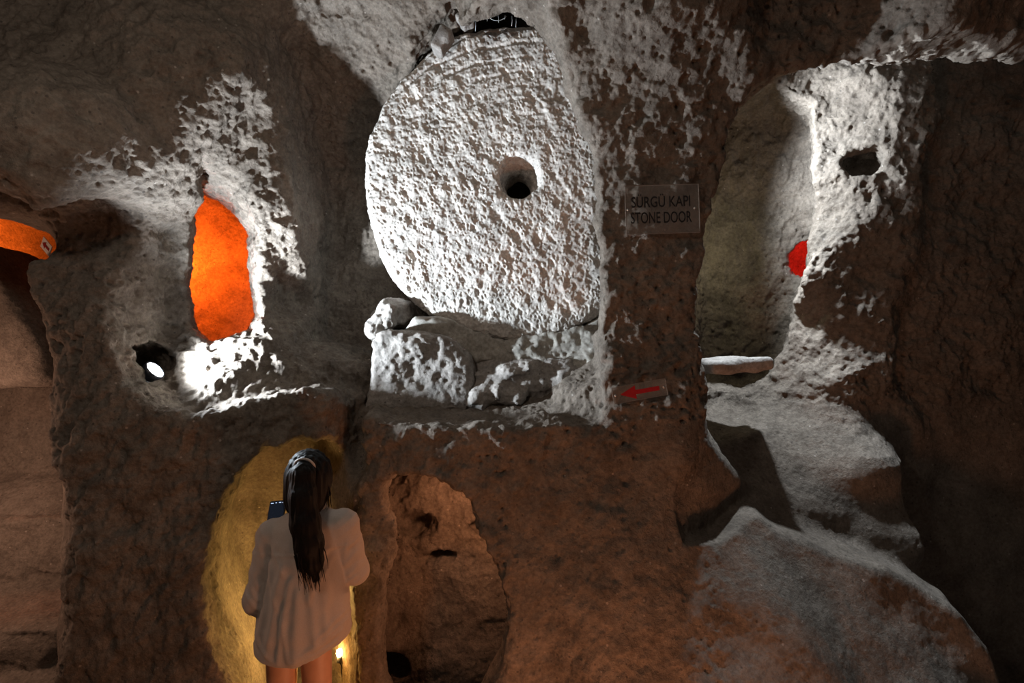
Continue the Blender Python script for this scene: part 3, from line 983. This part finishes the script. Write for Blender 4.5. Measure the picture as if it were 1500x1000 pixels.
ys = min(hit(a, b) for a, b in ((922, 276), (1018, 276), (970, 306), (922, 338), (1018, 338))) - 0.030
sg = empty('sign_board', P(970.5, 306, ys), 'clear acrylic sign with two lines of black lettering screwed to the pillar', 'sign')
sg.rotation_euler = (R(-1), R(-1.6), R(0))
S = ys / FPX
bm_obj('plate', box_bm(108 * S, 0.004, 71 * S, 0.0008), M_CLEAR, sg)
plate_frame(sg, 108 * S, 71 * S)
text_mesh('SÜRGÜ KAPI', 19.5 * S, 86 * S, M_BLACK, sg, (-2.5 * S, -0.0030, 12.5 * S))
text_mesh('STONE DOOR', 16.5 * S, 89 * S, M_BLACK, sg, (-2.5 * S, -0.0030, -12.5 * S))
screw(sg, (47 * S, -0.0025, 0)); screw(sg, (-51 * S, -0.0025, 0))

ya = min(hit(a, b) for a, b in ((905, 575), (940, 574), (968, 568))) - 0.032
ar = empty('arrow_sign', P(937, 573, ya), 'clear acrylic strip with a dark red arrow screwed to the pillar', 'sign')
ar.rotation_euler = (0, R(-10), 0)
S = ya / FPX
bm_obj('plate', box_bm(80 * S, 0.003, 24 * S, 0.0006), M_CLEAR, ar)
plate_frame(ar, 80 * S, 24 * S, 0.0006)


def arrow_bm(L_, hw, hh, sh, t=0.0012):
    """flat arrow pointing to -x"""
    pts = [(-L_ / 2, 0), (-L_ / 2 + hw, hh), (-L_ / 2 + hw, sh), (L_ / 2, sh), (L_ / 2, -sh), (-L_ / 2 + hw, -sh), (-L_ / 2 + hw, -hh)]
    bm = bmesh.new()
    f = bm.faces.new([bm.verts.new((a, 0, b)) for a, b in pts])
    r = bmesh.ops.extrude_face_region(bm, geom=[f])
    bmesh.ops.translate(bm, verts=[v for v in r['geom'] if isinstance(v, bmesh.types.BMVert)], vec=(0, -t, 0))
    bmesh.ops.recalc_face_normals(bm, faces=bm.faces)
    return bm


o = bm_obj('arrow', arrow_bm(58 * S, 23 * S, 10 * S, 3.2 * S), M_RED, ar); o.location = (0, -0.0017, 0)
screw(ar, (36 * S, -0.002, 0)); screw(ar, (-36 * S, -0.002, 0))

yl = 2.30
al = empty('arrow_sign', P(68, 361, yl), 'small white arrow sign by the opening to the orange-lit chamber', 'sign')
al.rotation_euler = (0, R(35), R(-25))
S = yl / FPX
bm_obj('plate', box_bm(30 * S, 0.003, 17 * S, 0.0008), M_WHITE, al)
o = bm_obj('arrow', arrow_bm(22 * S, 9 * S, 5 * S, 1.6 * S), M_RED, al); o.location = (0, -0.0017, 0)

# ------------------------------------------------------------------ spotlight in its hollow
D = Vector((0.80, 0.03, 0.60)).normalized()
lc = P(228, 541, 2.28)
sp = empty('spotlight', lc - D * 0.10, 'round spotlight with a glowing white lens lying in the wall hollow left of the niche', 'lamp')
sp.rotation_euler = D.to_track_quat('Z', 'Y').to_euler()
bm_obj('housing', lathe_bm([(0.012, -0.012), (0.03, -0.004), (0.037, 0.01), (0.037, 0.06), (0.047, 0.082), (0.047, 0.10), (0.041, 0.10), (0.041, 0.094)], 32), M_DARK, sp, True)
bm_obj('lens', lathe_bm([(0.040, 0.0945), (0.039, 0.0985), (0.02, 0.1005), (0.004, 0.101)], 32), plain('lens_glow', (0.9, 0.95, 1.0), 0.2, emit=(0.86, 0.93, 1.0), power=85.0), sp, True)
bm = bmesh.new()
for k in range(5):
    b = lathe_bm([(0.042, 0.012 + k * 0.009), (0.0425, 0.0135 + k * 0.009), (0.042, 0.015 + k * 0.009)], 24)
    me = bpy.data.meshes.new('t'); b.to_mesh(me); b.free(); bm.from_mesh(me); bpy.data.meshes.remove(me)
bm_obj('cooling_fins', bm, M_DARK, sp, True)
bm_obj('bracket', tube_bm([(-0.056, 0, 0.05), (-0.056, 0, 0.0), (-0.04, 0, -0.035), (0.04, 0, -0.035), (0.056, 0, 0.0), (0.056, 0, 0.05)], 0.005, 8), M_DARK, sp, True)
bm_obj('cable', tube_bm([(0, 0, -0.01), (-0.02, 0.01, -0.03), (-0.05, 0.03, -0.03), (-0.08, 0.05, -0.01), (-0.10, 0.06, 0.02)], 0.0045, 8), M_CABLE, sp, True)
lamp('spotlight_beam', 'SPOT', lc + D * 0.02, 470, COLD, 0.035, target=lc + D * 0.02 + Vector((0.88, 0.03, 0.50)), angle=148, blend=1.0)

# ------------------------------------------------------------------ little bulb in the tunnel
yb = hit(497, 956, 1.9)
bp = P(497, 956, yb - 0.03)
bl = empty('bulb_lamp', bp, 'tiny glowing warm bulb on the tunnel wall beside the woman\'s legs', 'lamp')
bm_obj('bulb', lathe_bm([(0.003, 0.020), (0.012, 0.014), (0.0155, 0.0), (0.012, -0.012), (0.003, -0.017)], 16), plain('bulb_glow', (1, 0.8, 0.5), 0.3, emit=(1.0, 0.72, 0.34), power=60.0), bl, True)
bm_obj('socket', lathe_bm([(0.004, -0.045), (0.014, -0.043), (0.014, -0.018), (0.009, -0.0165)], 16), M_DARK, bl, True)
bm_obj('wire', tube_bm([(0, 0, -0.043), (0.006, 0.012, -0.07), (0.004, 0.02, -0.11), (0.012, 0.022, -0.16)], 0.003, 6), M_CABLE, bl, True)
lamp('bulb_light', 'POINT', bp + Vector((-0.03, -0.05, 0.015)), 3.0, (1.0, 0.46, 0.09), 0.02)

# ------------------------------------------------------------------ cobwebs under the recess roof
bm = bmesh.new()
rnd = random.Random(4)
for (a, b, L_) in ((695, 24, 8), (697, 24, 22), (714, 22, 9), (730, 22, 11), (750, 23, 15), (756, 26, 14), (740, 22, 6), (706, 23, 6)):
    p = P(a, b, 2.44)
    tube_bm([p, p + Vector((rnd.uniform(-.002, .002), 0, -L_ * 0.0017)), p + Vector((rnd.uniform(-.003, .003), 0, -L_ * 0.0034))], 0.0011, 5, bm)
pa, pb = P(714, 24, 2.44), P(742, 24, 2.44)
tube_bm([pa.lerp(pb, t) + Vector((0, 0, -0.085 * t * (1 - t))) for t in [i / 8 for i in range(9)]], 0.0011, 5, bm)
tag(bm_obj('cobweb', bm, plain('cobweb', (0.6, 0.62, 0.6), 0.8), None, True), 'thin pale cobweb threads hanging from the recess roof over the round door', 'cobweb')

# ------------------------------------------------------------------ the visitor
WX, WY = -0.82, 1.97
person = empty('person', (WX, WY, 0), 'person in a loose white shirt seen from behind, long dark ponytail, raising a phone', 'person')
M_SKIN = plain('skin', (0.50, 0.27, 0.17), 0.5, var=0.06, bscale=30)
M_HAIR = plain('black_hair', (0.006, 0.005, 0.0045), 0.6, spec=0.10, var=0.3, bscale=120)
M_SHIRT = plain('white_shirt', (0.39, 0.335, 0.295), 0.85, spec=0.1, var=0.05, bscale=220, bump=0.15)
nt, N_, L_, B_ = nodes(M_SHIRT)
B_.inputs['Sheen Weight'].default_value = 0.15


def hand(x, y, z, d, wrist, fwd, up, side, curl, k=0.008):
    """palm and five bent fingers; fwd along the fingers, side towards the thumb, up = back of the hand"""
    w = Vector(wrist); f = Vector(fwd).normalized(); s = Vector(side); s = (s - f * s.dot(f)).normalized(); u = f.cross(s) if up > 0 else s.cross(f)
    pc = w + f * 0.05
    for t in (-0.026, -0.009, 0.009, 0.026):
        d = smin(d, cap(x, y, z, w + s * t * 0.6 + f * 0.01, w + f * 0.085 + s * t, 0.015, 0.0125), 0.018)
    for t, ln in ((0.027, 0.068), (0.009, 0.076), (-0.009, 0.071), (-0.027, 0.056)):
        a = w + f * 0.085 + s * t
        ang = 0.0
        for seg, rr in ((0.45, 0.0092), (0.31, 0.0084), (0.24, 0.0076)):
            ang += curl
            b = a + (f * math.cos(ang) - u * math.sin(ang)) * (ln * seg)
            d = smin(d, cap(x, y, z, a, b, rr, rr * 0.93), k * 0.6)
            a = b
    a = w + f * 0.028 + s * 0.026
    b = a + (f * 0.55 + s * 0.75 - u * 0.25).normalized() * 0.040
    c = b + (f * 0.85 + s * 0.25 - u * 0.45).normalized() * 0.030
    d = smin(d, cap(x, y, z, a, b, 0.0125, 0.0105), 0.012)
    d = smin(d, cap(x, y, z, b, c, 0.0105, 0.0088), 0.006)
    return d


HC = (0.0, 0.03, 1.535)
SHL, SHR = (-0.140, 0.0, 1.325), (0.140, 0.0, 1.370)
ELL_, ELR = (-0.180, -0.03, 1.085), (0.178, 0.04, 1.170)
WRL, WRR = (-0.236, 0.205, 1.185), (0.02, 0.25, 1.195)


def body(x, y, z):
    d = ell(x, y, z, HC, (0.073, 0.092, 0.112))
    d = smin(d, ell(x, y, z, (0.0, 0.065, 1.475), (0.050, 0.055, 0.055)), 0.03)          # jaw
    d = smin(d, cap(x, y, z, (0, 0.118, 1.54), (0, 0.135, 1.508), 0.009, 0.014), 0.012)   # nose
    d = smin(d, ell(x, y, z, (0, 0.112, 1.468), (0.024, 0.012, 0.008)), 0.008)            # mouth
    for s in (-1, 1):
        d = smax(d, -ell(x, y, z, (s * 0.031, 0.128, 1.545), (0.020, 0.016, 0.012)), 0.010)
        d = smin(d, ell(x, y, z, (s * 0.075, 0.025, 1.525), (0.010, 0.020, 0.032)), 0.008)
    d = smin(d, cap(x, y, z, (0, 0.0, 1.33), (0, 0.018, 1.47), 0.053, 0.048), 0.03)
    d = smin(d, cap(x, y, z, (-0.085, 0, 1.30), (0.085, 0, 1.33), 0.050, 0.050), 0.04)
    d = smin(d, ell(x, y, z, (0, 0.01, 1.20), (0.118, 0.085, 0.17)), 0.04)
    d = smin(d, ell(x, y, z, (-0.01, 0.01, 1.05), (0.110, 0.080, 0.14)), 0.04)
    d = smin(d, ell(x, y, z, (-0.03, -0.005, 0.94), (0.125, 0.095, 0.10)), 0.04)
    for hx, kx, ax in ((-0.102, -0.108, -0.115), (0.034, 0.045, 0.055)):
        d = smin(d, cap(x, y, z, (hx, 0.0, 0.87), (kx, 0.015, 0.47), 0.061, 0.046), 0.015)
        d = smin(d, cap(x, y, z, (kx, 0.005, 0.46), (kx, -0.022, 0.30), 0.049, 0.050), 0.02)
        d = smin(d, cap(x, y, z, (kx, -0.015, 0.32), (ax, -0.01, 0.085), 0.046, 0.031), 0.02)
        d = smin(d, ell(x, y, z, (ax, -0.02, 0.045), (0.034, 0.045, 0.042)), 0.02)
        d = smin(d, ell(x, y, z, (ax, 0.075, 0.033), (0.042, 0.11, 0.030)), 0.03)
    for sh, e, w in ((SHL, ELL_, WRL), (SHR, ELR, WRR)):
        d = smin(d, cap(x, y, z, sh, e, 0.040, 0.034), 0.02)
        d = smin(d, cap(x, y, z, e, w, 0.038, 0.026), 0.015)
    d = hand(x, y, z, d, WRL, (-0.03, 0.55, 0.83), -1, (-1.0, 0.0, 0.0), 0.10)
    d = hand(x, y, z, d, WRR, (-0.72, 0.62, 0.25), -1, (0.2, 0.2, 0.95), 0.38)
    return smax(d, -z + F32(0.002), 0.004)


bd = sdf_object('body', body, (-0.36, -0.20, -0.03), (0.32, 0.46, 1.70), 0.0078, M_SKIN, person, smooth=1, levels=1)
M_EYE = plain('eye_white', (0.75, 0.72, 0.68), 0.2)
for s in (-1, 1):
    bm = bmesh.new(); bmesh.ops.create_uvsphere(bm, u_segments=12, v_segments=8, radius=0.0115)
    e = bm_obj('eye', bm, M_EYE, bd, True); e.location = (s * 0.031, 0.112, 1.545)


SECT = [(0.70, .165, .130, -.010, -.01), (0.80, .176, .136, -.010, -.01), (0.90, .186, .142, -.008, -.01), (1.00, .180, .142, -.006, -.008), (1.12, .160, .132, 0, 0), (1.24, .146, .118, 0.0, 0), (1.32, .138, .100, 0.0, 0), (1.38, .104, .078, 0.002, 0), (1.43, .066, .062, 0.002, .008), (1.47, .052, .052, 0.002, .012)]


def shirt_solid(x, y, z):
    zs = np.array([s[0] for s in SECT])
    a, b, cx, cy = (np.interp(z, zs, [s[i] for s in SECT]).astype(F32) for i in (1, 2, 3, 4))
    d = (np.sqrt(((x - cx) / a) ** 2 + ((y - cy) / b) ** 2) - 1) * np.minimum(a, b)
    d = smax(d, z - F32(1.425), 0.02)
    d = smin(d, cap(x, y, z, (-0.07, 0, 1.335), SHL, 0.064, 0.056), 0.04)
    d = smin(d, cap(x, y, z, (0.07, 0, 1.35), SHR, 0.064, 0.056), 0.04)
    for sh, e, w in ((SHL, ELL_, WRL), (SHR, ELR, WRR)):
        sh, e, w = Vector(sh), Vector(e), Vector(w)
        d = smin(d, cap(x, y, z, sh, e + (e - sh).normalized() * 0.005, 0.058, 0.052), 0.014)
        d = smin(d, cap(x, y, z, e, e.lerp(w, 0.86), 0.052, 0.042), 0.02)
    return d


def shirt(x, y, z):
    d = shirt_solid(x, y, z)
    hem = F32(0.885) + np.clip(x - F32(0.02), 0, 1) * F32(0.34) + np.clip(-x - F32(0.13), 0, 1) * F32(0.25) + np.clip(y, 0, 1) * F32(0.15)
    d = smax(d, hem - z, 0.006)
    inner = smax(d + F32(0.011), z - F32(1.0), 0.01)
    return smax(d, -smax(shirt_solid(x, y, z) + F32(0.012), z - F32(1.05), 0.02), 0.004)


FOLDS = [  # creases on the back: start, end (x, z), height, width
    ((-0.055, 1.27), (-0.085, 0.93), 0.008, 0.016), ((-0.015, 1.20), (-0.045, 0.90), 0.006, 0.012), ((0.020, 1.16), (0.015, 0.90), 0.010, 0.017),
    ((0.062, 1.20), (0.075, 0.95), 0.007, 0.013), ((0.105, 1.22), (0.115, 0.98), 0.008, 0.015), ((-0.115, 1.18), (-0.135, 0.95), 0.008, 0.014),
    ((-0.125, 1.25), (-0.060, 1.10), 0.006, 0.010), ((-0.110, 1.30), (-0.040, 1.21), 0.005, 0.009), ((0.120, 1.27), (0.060, 1.12), 0.006, 0.010), ((0.115, 1.31), (0.050, 1.25), 0.005, 0.009),
    ((0.150, 0.985), (0.020, 0.925), 0.006, 0.008), ((0.158, 1.010), (0.040, 0.945), 0.005, 0.007), ((0.150, 0.955), (0.000, 0.905), 0.005, 0.007), ((0.160, 1.045), (0.070, 0.980), 0.005, 0.008),
    ((-0.160, 0.98), (-0.060, 0.905), 0.005, 0.009), ((-0.165, 1.02), (-0.090, 0.93), 0.005, 0.009), ((-0.03, 1.06), (-0.005, 0.91), 0.005, 0.009),
    ((-0.165, 1.31), (-0.130, 1.18), 0.005, 0.010), ((-0.195, 1.17), (-0.150, 1.10), 0.006, 0.009), ((-0.205, 1.13), (-0.150, 1.065), 0.005, 0.008), ((-0.19, 1.22), (-0.15, 1.15), 0.004, 0.008),
    ((0.175, 1.33), (0.150, 1.22), 0.005, 0.010), ((0.205, 1.22), (0.160, 1.17), 0.005, 0.008), ((0.195, 1.27), (0.155, 1.21), 0.004, 0.008), ((0.195, 1.17), (0.150, 1.14), 0.005, 0.007)]


def folds(x, y, z, N):
    d = fbm(x, y, z, (9, 9, 5), 3, 601, 0.55) * F32(0.0045)
    wx = x + vnoise(x, y, z, 11, 610) * F32(0.010)
    back = np.clip(0.5 - N[:, 1], 0, 1)
    for (ax, az), (bx, bz), hgt, wd in FOLDS:
        ex, ez = bx - ax, bz - az
        t = ((wx - F32(ax)) * F32(ex) + (z - F32(az)) * F32(ez)) / F32(ex * ex + ez * ez)
        tc = np.clip(t, 0, 1)
        q = (wx - F32(ax) - tc * F32(ex)) ** 2 + (z - F32(az) - tc * F32(ez)) ** 2
        d += np.exp(-q / F32(wd * wd)) * F32(hgt) * np.clip(np.minimum(t + 0.15, 1.15 - t) * 4, 0, 1) * back
    v = np.where(x > 0, z - x * F32(0.9), z + x * F32(0.9)) + vnoise(x, y, z, 7, 611) * F32(0.02)
    d += (1 - np.abs(vnoise(x * F32(0.3), y, v, (6, 8, 26), 603))) ** 3 * F32(0.005) * np.clip((np.abs(x) - F32(0.12)) / F32(0.05), 0, 1)
    d += np.exp(-((z - F32(1.288) - F32(0.10) * x) / F32(0.0045)) ** 2) * F32(0.0025) * (y < 0)   # yoke seam
    return d


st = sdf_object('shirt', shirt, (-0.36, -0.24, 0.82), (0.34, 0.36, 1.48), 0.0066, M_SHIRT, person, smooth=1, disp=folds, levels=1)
# collar and yoke seam
def collar(x, y, z):
    q = np.sqrt((x / F32(0.066)) ** 2 + ((y - F32(0.012)) / F32(0.066)) ** 2) * F32(0.066)
    dz = F32(1.405) + F32(0.25) * (F32(0.012) - y) * 0
    return smax(np.abs(q - F32(0.066) - (F32(1.43) - z) * F32(0.25)) - F32(0.006), np.abs(z - dz - F32(0.012)) - F32(0.028), 0.006)
sdf_object('collar', collar, (-0.10, -0.09, 1.36), (0.10, 0.11, 1.46), 0.0048, M_SHIRT, st, smooth=1)


def hair(x, y, z):
    d = ell(x, y, z, (0.0, 0.012, 1.552), (0.089, 0.104, 0.113))
    d = smin(d, ell(x, y, z, (0.0, -0.022, 1.48), (0.078, 0.065, 0.085)), 0.03)
    d = smax(d, -ell(x, y, z, (0, 0.145, 1.49), (0.082, 0.105, 0.115)), 0.015)
    pts = [((0.026, -0.070, 1.632), 0.030), ((0.030, -0.115, 1.600), 0.040), ((0.036, -0.132, 1.52), 0.048), ((0.050, -0.142, 1.43), 0.053), ((0.068, -0.146, 1.35), 0.050), ((0.082, -0.146, 1.28), 0.036), ((0.088, -0.142, 1.215), 0.010)]
    for (a, ra), (b, rb) in zip(pts, pts[1:]):
        d = smin(d, cap(x, y * 1.0, z, a, b, ra, rb), 0.015)
    return d


def strands(x, y, z, N):
    return vnoise(x + np.sin(z * 9) * F32(0.01), y, z, (95, 95, 5), 701) * F32(0.0042) + vnoise(x, y, z, (210, 210, 8), 702) * F32(0.0018)


hr = sdf_object('hair', hair, (-0.14, -0.24, 1.16), (0.18, 0.17, 1.71), 0.0055, M_HAIR, person, disp=strands, levels=1)
bm = bmesh.new()
rnd = random.Random(9)
for i in range(90):
    a = rnd.uniform(0, 6.283); q = math.sqrt(rnd.random())
    px_, py_ = math.cos(a) * q, math.sin(a) * q
    zt = rnd.uniform(1.30, 1.44); ze = rnd.uniform(1.165, 1.26)
    p0 = Vector((0.055 + px_ * 0.046, -0.146 + py_ * 0.044, zt))
    p2 = Vector((0.082 + px_ * 0.046 + rnd.uniform(-.012, .012), -0.150 + py_ * 0.030, ze))
    p1 = p0.lerp(p2, 0.5) + Vector((px_ * 0.008, py_ * 0.006, 0))
    tube_bm([p0, p0.lerp(p1, 0.5), p1, p1.lerp(p2, 0.5) + Vector((rnd.uniform(-.004, .004), 0, 0)), p2], 0.0030, 5, bm, 0.0006)
for i in range(26):
    sgn = -1 if i % 2 else 1
    p0 = Vector((sgn * rnd.uniform(0.07, 0.084), rnd.uniform(-0.02, 0.03), rnd.uniform(1.50, 1.56)))
    p1 = p0 + Vector((sgn * rnd.uniform(0.0, 0.012), rnd.uniform(-0.01, 0.015), -rnd.uniform(0.04, 0.07)))
    p2 = p1 + Vector((sgn * rnd.uniform(-0.012, 0.008), rnd.uniform(-0.01, 0.01), -rnd.uniform(0.02, 0.06)))
    tube_bm([p0, p0.lerp(p1, .6) + Vector((sgn * .003, 0, 0)), p1, p2], 0.0022, 5, bm, 0.0005)
bm_obj('loose_strands', bm, M_HAIR, hr, True)['kind'] = 'stuff'
bm = bmesh.new()
c = Vector((0.027, -0.090, 1.622)); ax_ = Vector((0.03, -0.75, -0.35)).normalized(); e1 = ax_.orthogonal().normalized(); e2 = ax_.cross(e1)
ring = [c + (e1 * math.cos(t) + e2 * math.sin(t)) * 0.036 for t in [2 * math.pi * i / 24 for i in range(25)]]
tube_bm(ring, 0.0052, 8, bm)
tie = bm_obj('hair_tie', bm, plain('hair_tie', (0.32, 0.27, 0.24), 0.7), hr, True)
tie['label'] = 'pale hair tie'

# phone held up in the left hand
ph = empty('phone', (WX - 0.240, WY + 0.208, 1.244), 'dark phone held up in the raised left hand, screen facing back', 'phone')
ph.rotation_euler = (R(-33), R(-6), R(0))
bm_obj('phone_case', box_bm(0.076, 0.009, 0.15, 0.0035, (0, 0, 0.075)), plain('phone_case', (0.01, 0.01, 0.012), 0.3), ph, True)
bm_obj('screen', box_bm(0.069, 0.0012, 0.142, 0.0004, (0, -0.0049, 0.075)), plain('phone_screen', (0.01, 0.012, 0.018), 0.12, emit=(0.05, 0.08, 0.14), power=0.10), ph)
M_ICON = plain('screen_icon', (0.5, 0.6, 0.8), 0.3, emit=(0.55, 0.70, 1.0), power=0.9)
for k, (ix, iz, w) in enumerate(((-0.024, 0.138, 0.012), (-0.006, 0.139, 0.007), (0.012, 0.139, 0.010), (0.026, 0.138, 0.008))):
    bm_obj('screen_icon', box_bm(w, 0.0006, 0.0035, 0, (ix, -0.0057, iz)), M_ICON, ph)
o = bm_obj('camera_lens', lathe_bm([(0.006, 0.0), (0.006, 0.002), (0.004, 0.0022)], 14), M_BLACK, ph)
o.location = (-0.022, 0.0045, 0.128); o.rotation_euler = (R(-90), 0, 0)
